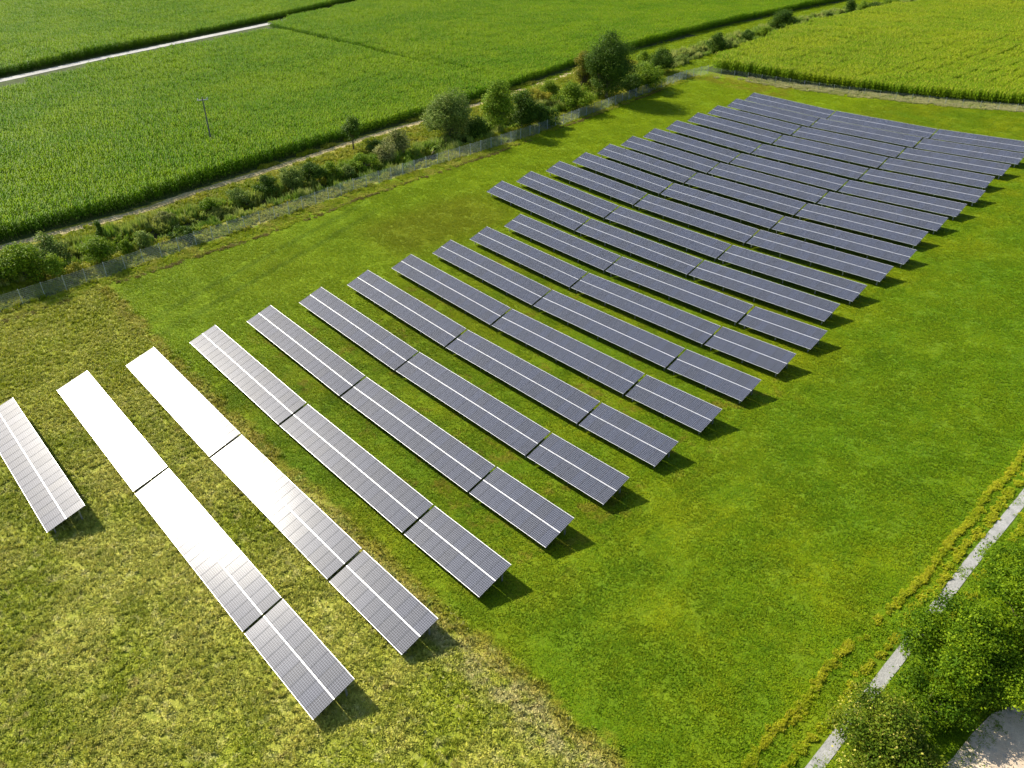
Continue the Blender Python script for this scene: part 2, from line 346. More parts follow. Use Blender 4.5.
def scatter(name, pts, rot, scl, idx, patches, label):
    """one object: points that carry instances of the patches through geometry nodes"""
    n = len(pts); me = bpy.data.meshes.new(name); me.vertices.add(n); me.vertices.foreach_set('co', np.asarray(pts, np.float32).ravel())
    a = me.attributes.new('rot', 'FLOAT_VECTOR', 'POINT'); a.data.foreach_set('vector', np.asarray(rot, np.float32).ravel())
    a = me.attributes.new('scl', 'FLOAT_VECTOR', 'POINT'); a.data.foreach_set('vector', np.asarray(scl, np.float32).ravel())
    a = me.attributes.new('idx', 'INT', 'POINT'); a.data.foreach_set('value', np.asarray(idx, np.int32))
    o = link(name, me); ng = bpy.data.node_groups.new(name, 'GeometryNodeTree')
    ng.interface.new_socket('Geometry', in_out='INPUT', socket_type='NodeSocketGeometry'); ng.interface.new_socket('Geometry', in_out='OUTPUT', socket_type='NodeSocketGeometry')
    nn = ng.nodes; L = ng.links; gi = nn.new('NodeGroupInput'); go = nn.new('NodeGroupOutput'); join = nn.new('GeometryNodeJoinGeometry')
    for p_ in reversed(patches):
        oi = nn.new('GeometryNodeObjectInfo'); oi.inputs['Object'].default_value = p_; oi.inputs['As Instance'].default_value = True
        L.new(oi.outputs['Geometry'], join.inputs[0])
    iop = nn.new('GeometryNodeInstanceOnPoints'); iop.inputs['Pick Instance'].default_value = True
    m2p = nn.new('GeometryNodeMeshToPoints'); L.new(gi.outputs[0], m2p.inputs[0]); L.new(m2p.outputs[0], iop.inputs['Points'])
    L.new(join.outputs[0], iop.inputs['Instance'])
    def attr(nm, dt):
        q_ = nn.new('GeometryNodeInputNamedAttribute'); q_.data_type = dt; q_.inputs[0].default_value = nm; return q_.outputs[0]
    L.new(attr('idx', 'INT'), iop.inputs['Instance Index']); e2r = nn.new('FunctionNodeEulerToRotation'); L.new(attr('rot', 'FLOAT_VECTOR'), e2r.inputs[0])
    L.new(e2r.outputs[0], iop.inputs['Rotation']); L.new(attr('scl', 'FLOAT_VECTOR'), iop.inputs['Scale']); L.new(iop.outputs[0], go.inputs[0])
    md = o.modifiers.new('scatter', 'NODES'); md.node_group = ng
    tag(o, label, None, None, 'stuff'); return o
def tilt_of(x, y):
    e = .6; sx = (gz(x+e, y)-gz(x-e, y))/(2*e); sy = (gz(x, y+e)-gz(x, y-e))/(2*e); return sx, sy
def place(x, y, rg, ang=None, s=(.9, 1.1), h=(.85, 1.2), hs=None):
    sx, sy = tilt_of(x, y); n = len(x)
    a = rg.uniform(0, 2*math.pi, n) if ang is None else ang
    # Euler XYZ with z spin first is awkward: tilt expressed in the spun frame
    rx = np.arctan(-sx*np.sin(a)+sy*np.cos(a)); ry = -np.arctan(sx*np.cos(a)+sy*np.sin(a))
    rot = np.stack([rx, ry, a], 1); k = rg.uniform(*s, n); hh = rg.uniform(*h, n)
    if hs is not None: hh = hh*hs
    return np.stack([x, y, gz(x, y)], 1), rot, np.stack([k, k, hh], 1)
def grid(x0, x1, y0, y1, st, rg, jit=.5):
    X, Y = np.meshgrid(np.arange(x0, x1, st), np.arange(y0, y1, st)); X = X.ravel(); Y = Y.ravel()
    return X+rg.uniform(-jit, jit, X.size)*st, Y+rg.uniform(-jit, jit, X.size)*st
def inview(x, y, margin=330, h=0):
    d = np.stack([x, y, gz0(x, y)+h-CAM_H], 1); zc = d@np.array(fwd); u = 512+778*(d@np.array(right))/np.maximum(zc, .1); v_ = 384-778*(d@np.array(up))/np.maximum(zc, .1)
    return (zc > 1) & (u > -margin) & (u < 1024+margin) & (v_ > -margin) & (v_ < 768+margin)

# solar table layout (also used to thin the grass)
YROW = [3.47,10.42,17.26,24.2,31.04,37.84,44.65,51.45,58.19,64.79,71.32,77.77,84.27,91.11,97.64,104.12,110.58,117.07,123.91,130.84,137.59,144.42,150.89]
def stations(k):
    if k == 1: return [-78.44, -58.82]
    if k <= 11:
        t = (k-2)/9.0; return [-78.5-.25*t, -58.7-.7*t, -38.75-.65*t, -29.5-1.05*t]
    t = (k-12)/11.0; end = -32.55-.06*(k-12) if k < 16 else (-34.1-.1*(k-16) if k < 20 else -35.65-.14*(k-20))
    return [-89.9-1.2*t, -70.8-1.6*t, -51.05-1.5*t, end]

rg = np.random.default_rng(11)
rough_p = [patch(*blades(rg, 75, 2.3, .07, .27, .22, 10, .055), M['blades'], 'rough_tuft_patch') for _ in range(5)]
lawn_p = [patch(*blades(rg, 230, 2.7, .04, .10, .16, 6, .045), M['lawnblades'], 'short_tuft_patch') for _ in range(5)]
x, y = grid(-102, 12, -40, 24, 1.5, rg, .35)
ok = (y < 22 + .5*np.sin(x*.7)) & (x > at_y(MOWN, y)) & inview(x, y) & ~((x > -2.7) & (y < 42))
x, y = x[ok], y[ok]; P, r_, s_ = place(x, y, rg, h=(.7, 1.35))
scatter('rough_meadow_grass', P, r_, s_, rg.integers(0, 5, len(x)), rough_p, 'rough tufted hay grass around the first three glaring panel rows')
x, y = grid(-112, 40, -40, 196, 1.75, rg, .35)
fen = np.where(y < 165, at_y(MOWN, y), -200)
ok = ((y > 21.5) | (x > -2.9)) & (x > fen) & inview(x, y) & ~((x > -1.1) & (y < 41.8 + .12*np.clip(x, 0, 20))) & ((y < 162) | (y < np.interp(x, RC_S[:,0], RC_S[:,1])-4.5)) & (abs(x+6.6) > 1.1)
x, y = x[ok], y[ok]; P, r_, s_ = place(x, y, rg, h=(.6, 1.5))
scatter('meadow_grass', P, r_, s_, rg.integers(0, 5, len(x)), lawn_p, 'short fresh green meadow grass growing around the dark panel rows')
# bright grass between the far ditch and the left maize
x, y = grid(-150, -104, 118, 345, 2.1, rg, .4)
ok = (x > at_y(CORNL, y)+.6) & (x < at_y(RC_W, np.clip(y, 164, 400))) & (x < at_y(FENCE, np.clip(y, -40, 165))) & (dist_poly(x, y, DITCH) > 1.8) & inview(x, y)
x, y = x[ok], y[ok]; P, r_, s_ = place(x, y, rg)
far_lawn = [patch(*blades(rg, 90, 2.3, .08, .2, .16, 7, .06), M['lawnblades'], 'far_grass_patch') for _ in range(3)]
scatter('far_meadow_grass', P, r_, s_, rg.integers(0, 3, len(x)), far_lawn, 'bright green grass strip between the far ditch and the maize')
# verge between fence and dirt track
verge_p = [patch(*blades(rg, 70, 1.7, .15, .45, .2, 9, .055), M['vergeblades'], 'verge_patch') for _ in range(4)]
x, y = grid(-134, -97, -10, 162, 1.35, rg, .4)
dt = dist_poly(x, y, TRACK)
ok = (x < at_y(FENCE, y)-.1) & (x > at_y(CORNL, y)+.2) & (dist_poly(x, y, DITCH) > 1.5) & ((dt > 1.5)) & inview(x, y)
x, y = x[ok], y[ok]; P, r_, s_ = place(x, y, rg, h=(.5, 1.5))
scatter('verge_grass', P, r_, s_, rg.integers(0, 4, len(x)), verge_p, 'wild yellow green grass along the ditch between fence and dirt track')
M['strip'] = leafy('fence_strip_blades', placecol((.40, .50, .015), (.56, .56, .08), .3, (.30, .42, .01)), .35, .25, upn=1.8)
strip_p = [patch(*blades(rg, 60, 1.7, .10, .32, .2, 9, .055), M['strip'], 'strip_patch') for _ in range(3)]
# taller strip by the fence foot and along the north fence
x, y = grid(-113, -93, -15, 162, .95, rg, .4)
ok = (x > at_y(FENCE, y)+.05) & (x < at_y(MOWN, y)+.25) & inview(x, y); x1, y1 = x[ok], y[ok]
xx, yy = grid(-112, 8, 160, 196, 1.1, rg, .4)
s0 = np.interp(xx, RC_S[:,0], RC_S[:,1]); ok = (yy < s0-.2) & (yy > s0-4.6-rg.random(len(s0))) & (rg.random(len(s0)) < .75) & inview(xx, yy); x2, y2 = xx[ok], yy[ok]
x, y = x1, y1; P, r_, s_ = place(x, y, rg, s=(.5, .7), h=(.5, 1.0))
scatter('fence_strip_grass', P, r_, s_, rg.integers(0, 3, len(x)), strip_p, 'unmown pale grass strip at the foot of the wire fence')
M['pale'] = leafy('pale_dry_grass', placecol((.40, .42, .13), (.52, .50, .22), .3, (.30, .40, .05)), .35, .25, upn=1.5)
pale_p = [patch(*blades(rg, 60, 1.7, .15, .4, .2, 9, .055), M['pale'], 'pale_patch') for _ in range(3)]
xx, yy = grid(-110, 12, 160, 198, 1.1, rg, .4); s0 = np.interp(xx, RC_S[:,0], RC_S[:,1]); ok = (yy < s0+.2) & (yy > s0-5.6+rg.normal(0, .3, len(s0))) & inview(xx, yy) & (xx > -100+rg.normal(0, 3, len(xx)))
P, r_, s_ = place(xx[ok], yy[ok], rg, s=(.6, .85), h=(.6, 1.1))
scatter('pale_dry_grass', P, r_, s_, rg.integers(0, 3, ok.sum()), pale_p, 'pale dry grass strip in front of the yellow green maize field')
M['brown'] = leafy('brown_mown_edge', placecol((.20, .17, .03), (.28, .24, .05), .4, (.16, .22, .02)), .3, .2, upn=1.0)  # darker brown tufts following the mown line
brown_p = [patch(*blades(rg, 30, .8, .10, .26, .16, 8, .05), M['brown'], 'brown_patch') for _ in range(3)]
yy = rg.uniform(-12, 150, 700); xx = at_y(MOWN, yy)+.45+rg.normal(0, .16, 700)+.2*np.sin(yy*.5); ok = inview(xx, yy) & (rg.random(700) < .55+.45*np.sin(yy*.23))
P, r_, s_ = place(xx[ok], yy[ok], rg, s=(.6, .9), h=(.5, .9))
scatter('mown_edge_grass', P, r_, s_, rg.integers(0, 3, ok.sum()), brown_p, 'thin line of brownish grass tufts along the mown edge beside the fence')
# dry tall grass lines beside the path
dry_p = [patch(*blades(rg, 40, .9, .3, .7, .14, 9, .045), M['dry'], 'dry_patch') for _ in range(4)]
xs, ys = [], []
def dry_line(xc, y0, y1, w, dens):
    n = int((y1-y0)*dens); yy = rg.uniform(y0, y1, n); xx = xc + rg.normal(0, w, n) + .12*np.sin(yy*.8); xs.append(xx); ys.append(yy)
dry_line(-8.62, 44.5, 95, .09, 12); dry_line(-9.35, 24, 39.5, .14, 9); dry_line(-7.6, 20, 90, .14, 6); dry_line(-5.6, 46, 90, .15, 3); dry_line(-9.0, 39.5, 44.5, .15, 2)
x = np.concatenate(xs); y = np.concatenate(ys); P, r_, s_ = place(x, y, rg, s=(.3, .55), h=(.16, .42))
scatter('tall_dry_grass', P, r_, s_, rg.integers(0, 4, len(x)), dry_p, 'lines of tall yellow grass running beside the pale gravel path')
# reeds in the ditch
reed_p = [patch(*blades(rg, 42, 1.6, .7, 1.6, .22, 8, .07), M['reed'], 'reed_patch') for _ in range(4)]
x, y = grid(-134, -103, -5, 330, 1.2, rg, .5)
d = dist_poly(x, y, DITCH); ok = (((d > 1.0) & (d < 2.6) & (rg.random(len(x)) < .95)) | ((d > 1.0) & (d < 5.0) & (x < at_y(DITCH, y)) & (rg.random(len(x)) < .8))) & inview(x, y) & ~((y > 77) & (y < 85) & (d < 4) & (x > at_y(DITCH, y)-.8))
x, y = x[ok], y[ok]; P, r_, s_ = place(x, y, rg, s=(.7, 1.1), h=(.4, 1.15))
scatter('ditch_reeds', P, r_, s_, rg.integers(0, 4, len(x)), reed_p, 'reeds and tall weeds crowding both banks of the narrow ditch')

# maize
ml = [patch(*maize(rg, 3.0, 3.0, 4, 15, .5), M['corn_l'], 'maize_patch') for _ in range(4)]
mr = [patch(*maize(rg, 2.75, 3.0, 4, 15, .9), M['corn_r'], 'maize_patch_ripe') for _ in range(4)]
def field(name, cols, y0, y1, edge, inside, patches, label, along='x', low=None):
    """patches line up with the field edge, so the front of the crop is one even wall"""
    if along == 'x':
        K, Y = np.meshgrid(cols, np.arange(y0, y1, 2.95)); K = K.ravel(); Y = Y.ravel(); X = edge(Y)-K+rg.uniform(-.08, .08, K.size)
    else:
        X, K = np.meshgrid(cols, np.arange(0, y1-y0, 2.95)); X = X.ravel(); K = K.ravel(); Y = edge(X)+K+rg.uniform(-.08, .08, K.size)
    ok = inside(X, Y) & inview(X, Y, 90, 2); X, Y = X[ok], Y[ok]
    a = rg.integers(0, 2, len(X))*math.pi; P, r_, s_ = place(X, Y, rg, a, (1, 1), (.93, 1.07))
    s_[:, 2] *= 1+.10*np.sin(X*.05+np.sin(Y*.04)*2)+.05*np.sin(Y*.11+X*.03)
    if low is not None: s_[:, 2] *= low(X, Y)
    scatter(name, P, r_, s_, rg.integers(0, len(patches), len(X)), patches, label)
near_lim = lambda Y: at_y(ROAD, Y) + np.where(Y < 121, 15.5, 6.5)
field('maize_field', np.arange(1.7, 190, 3.0), -30, 352, lambda Y: at_y(CORNL, Y), lambda X, Y: X > near_lim(Y), ml, 'large green maize field between the ditch and the pale farm road',
      low=lambda X, Y: 1-np.where(X < -150, .55, .25)*np.exp(-((Y-119.5-.03*(X+235))/1.7)**2)*(X < -140))
field('far_maize_field', np.arange(5.2, 240, 3.0), -30, 420, lambda Y: at_y(ROAD, Y), lambda X, Y: X < 0, ml, 'green maize field beyond the pale farm road')
rcs = lambda X: np.interp(X, RC_S[:,0], RC_S[:,1])
field('ripening_maize_field', np.concatenate([np.arange(-134, -74, 3.0), np.arange(-73.7, 14, 3.45)]), 166, 420, lambda X: rcs(X)+1.5, lambda X, Y: (X > at_y(RC_W, Y)+1.6) & ((X < -75) | (Y > rcs(X)+9)), mr, 'yellow green maize field behind the north fence', 'y', lambda X, Y: 1.18+0*X)
field('maize_headland', np.arange(-75.5, 14, 2.9), 166, 177, lambda X: rcs(X)+1.5, lambda X, Y: Y < rcs(X)+9.2, mr, 'closed front strip of the yellow green maize field', 'y', lambda X, Y: 1.18+0*X)

# ------------------------------------------------------------------ solar tables
m = newmat('photovoltaic_glass'); q = N(m); b = bsdf(m)
tc = q.new('ShaderNodeTexCoord').outputs['Object']; sx = q.new('ShaderNodeSeparateXYZ'); q.l.new(tc, sx.inputs[0])
def gridline(v, pitch, wd, off=0.0):
    f = q.math('FRACT', q.math('DIVIDE', q.math('ADD', v, off), pitch)); e = q.math('ABSOLUTE', q.math('SUBTRACT', f, .5)); return q.math('GREATER_THAN', e, .5-wd/pitch/2)
g1 = gridline(sx.outputs[0], .158, .012, .79+.005); g2 = gridline(sx.outputs[1], .158, .012, 0.0-.02)
bus = gridline(sx.outputs[0], .158/3, .0035, .79)
inf = q.new('ShaderNodeObjectInfo').outputs['Random']
cell = q.mix(q.noise(tc, 26, 2), (.014, .020, .038), (.024, .031, .055)); cell = q.mix(q.math('MULTIPLY', inf, .8), cell, (.014, .017, .024))
cell = q.mix(q.math('MULTIPLY', bus, .5), cell, (.16, .17, .21))
colr = q.mix(q.math('MAXIMUM', g1, g2), cell, (.26, .275, .33))
q.l.new(colr, b.inputs['Base Color']); b.inputs['Roughness'].default_value = .15; b.inputs['Coat Weight'].default_value = .25; b.inputs['Coat Roughness'].default_value = .42; b.inputs['Coat IOR'].default_value = 1.5; b.inputs['Specular IOR Level'].default_value = .11
M['pv'] = m
M['alu'] = simple('aluminium_frame', (.80, .80, .82), .42, .35, .04)
M['sideframe'] = simple('dull_side_frame', (.02, .021, .025), .8, .0, .04)
M['galv'] = simple('galvanised_steel', (.42, .43, .44), .5, .7, .15, 6)
TILT = R(17.556); SLOPE = 3.34; ZL = .78; MODL = 1.655
def module_mesh():
    mb = MB(); w = .5; fr = .011; e = .021; z = .036
    # frame: long profile at both short ends, thin sides
    mb.box(-w+.009, w-.009, 0, e, 0, z, 1).box(-w+.009, w-.009, MODL-e, MODL, 0, z, 1)
    mb.box(-w+.009, -w+.009+fr, e, MODL-e, 0, z-.002, 2).box(w-.009-fr, w-.009, e, MODL-e, 0, z-.002, 2)
    mb.box(-w+.009+fr, w-.009-fr, e, MODL-e, .004, z-.004, 0)
    me = bpy.data.meshes.new('solar_module'); me.from_pydata(mb.V, [], mb.F); me.update(); me.materials.append(M['pv']); me.materials.append(M['alu']); me.materials.append(M['sideframe'])
    me.polygons.foreach_set('material_index', mb.mi); return me
MODULE = module_mesh()
def me_of(mb, name, mat):
    me = bpy.data.meshes.new(name); me.from_pydata(mb.V, [], mb.F); me.update(); me.materials.append(mat); return me
PURLIN = me_of(MB().box(-.5, .5, -.03, .03, -.08, 0), 'purlin', M['galv'])
RAFTER = me_of(MB().box(-.04, .04, .12, SLOPE-.12, -.18, -.082), 'rafter', M['galv'])
POST = me_of(MB().box(-.05, .05, -.05, -.035, 0, 1).box(-.05, .05, .035, .05, 0, 1).box(-.006, .006, -.035, .035, 0, 1), 'support_post', M['galv'])
ORD = ['','first','second','third','fourth','fifth','sixth','seventh','eighth','ninth','tenth','eleventh','twelfth']
TINT = {1:'silvery grey', 2:'glaring white', 3:'bright sunlit', 4:'pale silver'}
_q = random.Random(5)
def table(k, j, x0, x1):
    last = 2 if k > 1 else 0; y = YROW[k-1]; xa, xb = x0+(.13 if j else -.02), x1-(.13 if j < last else -.12); za, zb = float(gz0(xa, y)), float(gz0(xb, y)); L = math.hypot(xb-xa, zb-za)
    root = bpy.data.objects.new('solar_table', None); C.objects.link(root); root.empty_display_size = .3
    xm = (xa+xb)/2; zg = float(gz0(xm, y)); zm = (za+zb)/2
    root.location = (xm, y, zg); sl = math.atan2(zb-za, xb-xa)
    A = Matrix.Translation((0, 0, zm-zg+ZL+_q.gauss(0, .025))) @ Matrix.Rotation(-sl, 4, 'Y') @ Matrix.Rotation(TILT+R(_q.gauss(0, .18)), 4, 'X')
    n = max(1, round(L/.985)); mw = L/n
    def child(name, me, mat_):
        o = bpy.data.objects.new(name, me); C.objects.link(o); o.parent = root; o.matrix_local = mat_; return o
    for r in range(2):
        st_ = (_q.gauss(0, .22), _q.gauss(0, .08))
        for i in range(n):
            jit = Matrix.Rotation(R(st_[0]+_q.gauss(0, .10)), 4, 'X') @ Matrix.Rotation(R(st_[1]+_q.gauss(0, .10)), 4, 'Y')
            child('solar_module', MODULE, A @ Matrix.Translation((-L/2+(i+.5)*mw, r*(SLOPE-MODL), _q.uniform(0, .003))) @ jit @ Matrix.Diagonal((mw, 1, 1, 1)))
    for yy in (.38, 1.25, 2.08, 2.95):
        child('purlin', PURLIN, A @ Matrix.Translation((0, yy, -.002)) @ Matrix.Diagonal((L-.04, 1, 1, 1)))
    np_ = max(3, round(L/4.0))
    for i in range(np_):
        xx = -L/2+.5+(L-1.0)*i/(np_-1); child('rafter', RAFTER, A @ Matrix.Translation((xx, 0, 0)))
        for ys in (.55, 2.75):
            top = (A @ Vector((xx, ys, -.18))); gxx, gyy = xm+top.x, y+top.y; g = float(gz0(gxx, gyy))-zg-.15
            child('support_post', POST, Matrix.Translation((top.x, top.y, g)) @ Matrix.Diagonal((1, 1, top.z-g, 1)))
    part_ = {0: 'left end', 1: 'middle', 2: 'right end'}[j]
    if k == 1: lab = 'single silvery grey solar table cut by the left picture edge, lowest row'
    elif k <= 3: lab = '%s solar table, %s of the %s row from the lower left' % (TINT[k], part_, ORD[k])
    elif k <= 12: lab = '%s solar table, %s of the %s row from the lower left' % (TINT.get(k, 'blue grey'), part_, ORD[k])
    else: lab = 'blue grey solar table, %s of the %s row from the far maize field' % (part_, ORD[24-k])
    tag(root, lab, 'solar table', 'solar tables standing in rows on the meadow')
for k in range(1, 24):
    st = stations(k)
    for j in range(len(st)-1): table(k, j, st[j], st[j+1])

# ------------------------------------------------------------------ fences
M['fence'] = simple('fence_grey_green_steel', (.26, .31, .31), .6, .1, .1)
M['wood'] = simple('weathered_post_wood', (.13, .12, .10), .9, 0, .3, 5)
def fence(name, P, h, label, step=2.5, post_w=.06, wire=.013, gap=.08):
    P = np.asarray(P, float); seg = np.hypot(*np.diff(P, axis=0).T); s_ = np.concatenate([[0], np.cumsum(seg)]); n = int(s_[-1]//step)
    T = np.linspace(0, s_[-1], n+1); X = np.interp(T, s_, P[:,0]); Y = np.interp(T, s_, P[:,1]); Z = gz0(X, Y)
    root = bpy.data.objects.new(name, None); C.objects.link(root); root.location = (X[0], Y[0], Z[0]); tag(root, label, 'fence')
    o = Vector(root.location)
    mb = MB()
    V = []; F = []
    def quadbar(a, b, w):                          # three-sided wire
        a = np.array(a); b = np.array(b); d = b-a; d /= np.linalg.norm(d); r = np.cross(d, [0.3, .2, 1.0] if abs(d[2]) < .9 else [1., 0, 0]); r /= np.linalg.norm(r); u = np.cross(r, d)
        n0 = len(V)
        for p_ in (a, b):
            for k in range(3):
                an = k*2.0944; V.append(p_ + r*math.cos(an)*w/2 + u*math.sin(an)*w/2)
        F.extend([(n0, n0+1, n0+4, n0+3), (n0+1, n0+2, n0+5, n0+4), (n0+2, n0, n0+3, n0+5)])
    for i in range(n):
        a = np.array((X[i], Y[i], Z[i])); b = np.array((X[i+1], Y[i+1], Z[i+1])); L = np.linalg.norm(b-a)
        for z in np.linspace(.08, h-.05, 9): quadbar(a+[0,0,z]-np.array(o), b+[0,0,z]-np.array(o), .012)
        for t in np.arange(0, 1, gap/L): c_ = a+(b-a)*t-np.array(o); quadbar(c_+[0,0,.05], c_+[0,0,h-.03], wire)
    link('wire_mesh', mesh_np('wire_mesh', V, F), root, [M['fence']])
    post = MB().box(-post_w/2, post_w/2, -post_w/2, post_w/2, -.3, h+.06); pm = me_of(post, 'fence_post', M['fence'])
    for i in range(n+1):
        po = bpy.data.objects.new('fence_post', pm); C.objects.link(po); po.parent = root; po.location = (X[i]-o.x, Y[i]-o.y, Z[i]-o.z)
    return root
fence('mesh_fence', FENCE[1:], 2.0, 'long grey green wire mesh fence running beside the ditch')
fence('field_fence', NFENCE[:-1], 1.5, 'thin wire fence in front of the yellow green maize field', 3.2, .05, .006, .2)

# ------------------------------------------------------------------ utility pole in the maize
root = bpy.data.objects.new('utility_pole', None); C.objects.link(root); root.location = (-138.8, 55.4, float(gz0(-138.8, 55.4)))
tag(root, 'slim wooden utility pole standing in the green maize field', 'pole')
MB().tube([(0,0,-.4),(0,0,3),(0.03,0,6),(0.05,0,9.3)], [.15,.14,.125,.11], 8).build('pole_shaft', M['wood'], root)
MB().bar((-.2,-.85,8.85),(.3,.85,8.85),.1,.12).build('crossarm', M['galv'], root)
M['porcelain'] = simple('pale_porcelain', (.62,.63,.60), .3, 0, .05)
for yy in (-.75, 0, .75):
    MB().tube([(.05+yy*.28,yy,8.9),(.05+yy*.28,yy,8.98),(.05+yy*.28,yy,9.04),(.05+yy*.28,yy,9.14),(.05+yy*.28,yy,9.2)], [.03,.075,.045,.075,.03], 8).build('insulator', M['porcelain'], root)

# ------------------------------------------------------------------ trees and shrubs
M['bark'] = simple('rough_bark', (.10, .08, .055), .95, 0, .35, 6)
def fol(name, a, b_, var=.45, trans=.3, light=None): M[name] = leafy(name, placecol(a, b_, .9), var, trans, light=light); return M[name]
fol('leaf_dark', (.048, .105, .009), (.08, .15, .012)); fol('leaf_mid', (.11, .195, .008), (.165, .26, .012))
fol('leaf_bright', (.15, .26, .012), (.20, .30, .02)); fol('leaf_grey', (.14, .215, .032), (.19, .26, .05))
fol('leaf_yellow', (.27, .29, .02), (.32, .31, .03)); fol('leaf_orange', (.24, .21, .02), (.17, .22, .02)); fol('leaf_brown', (.26, .27, .09), (.20, .24, .05))
fol('leaf_maple', (.085, .18, .005), (.16, .265, .007), .65, .5); fol('leaf_olive', (.085, .15, .008), (.15, .20, .010), .5, .4, light=(.55, .50, .10))
def tree(name, label, cat, x, y, w, h, mat, seed, trunk_h=None, leaf=.16, dens=1.0, nl=None, group=None, lean=(0, 0), flat=1.0, shell=.55, lobe_r=.36):
    rg = np.random.default_rng(seed); z = float(gz(x, y)); root = bpy.data.objects.new(name, None); C.objects.link(root); root.location = (x, y, z)
    tag(root, label, cat, group)
    if trunk_h is None: trunk_h = .08*h
    cz = (h+trunk_h)/2; rz = (h-trunk_h)/2; rx = w/2
    nl = nl or int(9+w*1.6)
    lobes = []
    for i in range(nl):
        d = rg.normal(size=3); d /= np.linalg.norm(d); r = rg.uniform(.25, .88)
        if i == 0: d = np.array([0, 0, 1.0]); r = .62
        br = min(rx, rz)*lobe_r*2*rg.uniform(.42, .78)
        taper = 1-.28*max(0, d[2])
        lobes.append((np.array([d[0]*rx*r*taper+lean[0]*(.5+d[2]*.5), d[1]*rx*r*taper+lean[1], cz+d[2]*rz*r]), br))
    # wood
    mb = MB(); tr = max(.03, .022*h)
    tops = Vector((lean[0]*.4, lean[1]*.4, cz+.25*rz)); mb.tube([(0,0,-.3),(rg.normal()*.03*h*.3, rg.normal()*.01*h, trunk_h*.6+.1), tuple(tops*.6+Vector((0,0,.0))), tuple(tops)], [tr*1.25, tr, tr*.7, tr*.3], 7)
    for (c, br) in lobes:
        s0 = Vector((0, 0, min(c[2]*.55, trunk_h+.25*rz))); c_ = Vector(c); mid = s0.lerp(c_, .5)+Vector((rg.normal(), rg.normal(), rg.normal()))*.05*w
        mb.tube([s0, mid, c_], [tr*.5, tr*.32, tr*.1], 5)
    mb.build('trunk', M['bark'], root)
    # leaves
    Vs = []; vs = []
    for (c, br) in lobes:
        n = int(dens*38*(br/leaf)**2*.55)+30
        d = rg.normal(size=(n, 3)); d /= np.linalg.norm(d, axis=1)[:, None]; r = br*(shell+(1-shell)*rg.random(n)**.6)*(1+.22*rg.normal(size=n))
        # lumpy surface
        lump = 1+.22*np.sin(d[:,0]*7+seed)*np.sin(d[:,1]*6+seed*2)*np.sin(d[:,2]*7)
        p_ = c+d*(r*lump)[:, None]*np.array([1.15, 1.15, .85*flat]); p_ = p_[p_[:, 2] > .05]
        n = len(p_); d = d[:n]
        nrm = d*.5+rg.normal(size=(n, 3))*.55+np.array([0, 0, .55]); nrm /= np.linalg.norm(nrm, axis=1)[:, None]
        t1 = np.cross(nrm, rg.normal(size=(n, 3))); t1 /= np.linalg.norm(t1, axis=1)[:, None]; t2 = np.cross(nrm, t1); s_ = leaf*rg.uniform(.6, 1.35, n)[:, None]
        q4 = np.stack([p_-t1*s_*.5, p_+t2*s_*.33+nrm*s_*.08, p_+t1*s_*.5, p_-t2*s_*.33+nrm*s_*.08], 1)
        Vs.append(q4.reshape(-1, 3)); lv = np.clip(.5+rg.normal()*.13+rg.normal(size=n)*.2, 0, 1); vs.append(np.repeat(lv, 4))
    V = np.concatenate(Vs); F = np.arange(len(V)).reshape(-1, 4)
    link('crown', mesh_np('crown', V, F, np.concatenate(vs)), root, [M[mat]])
    return root
GD = 'shrubs and trees along the ditch'
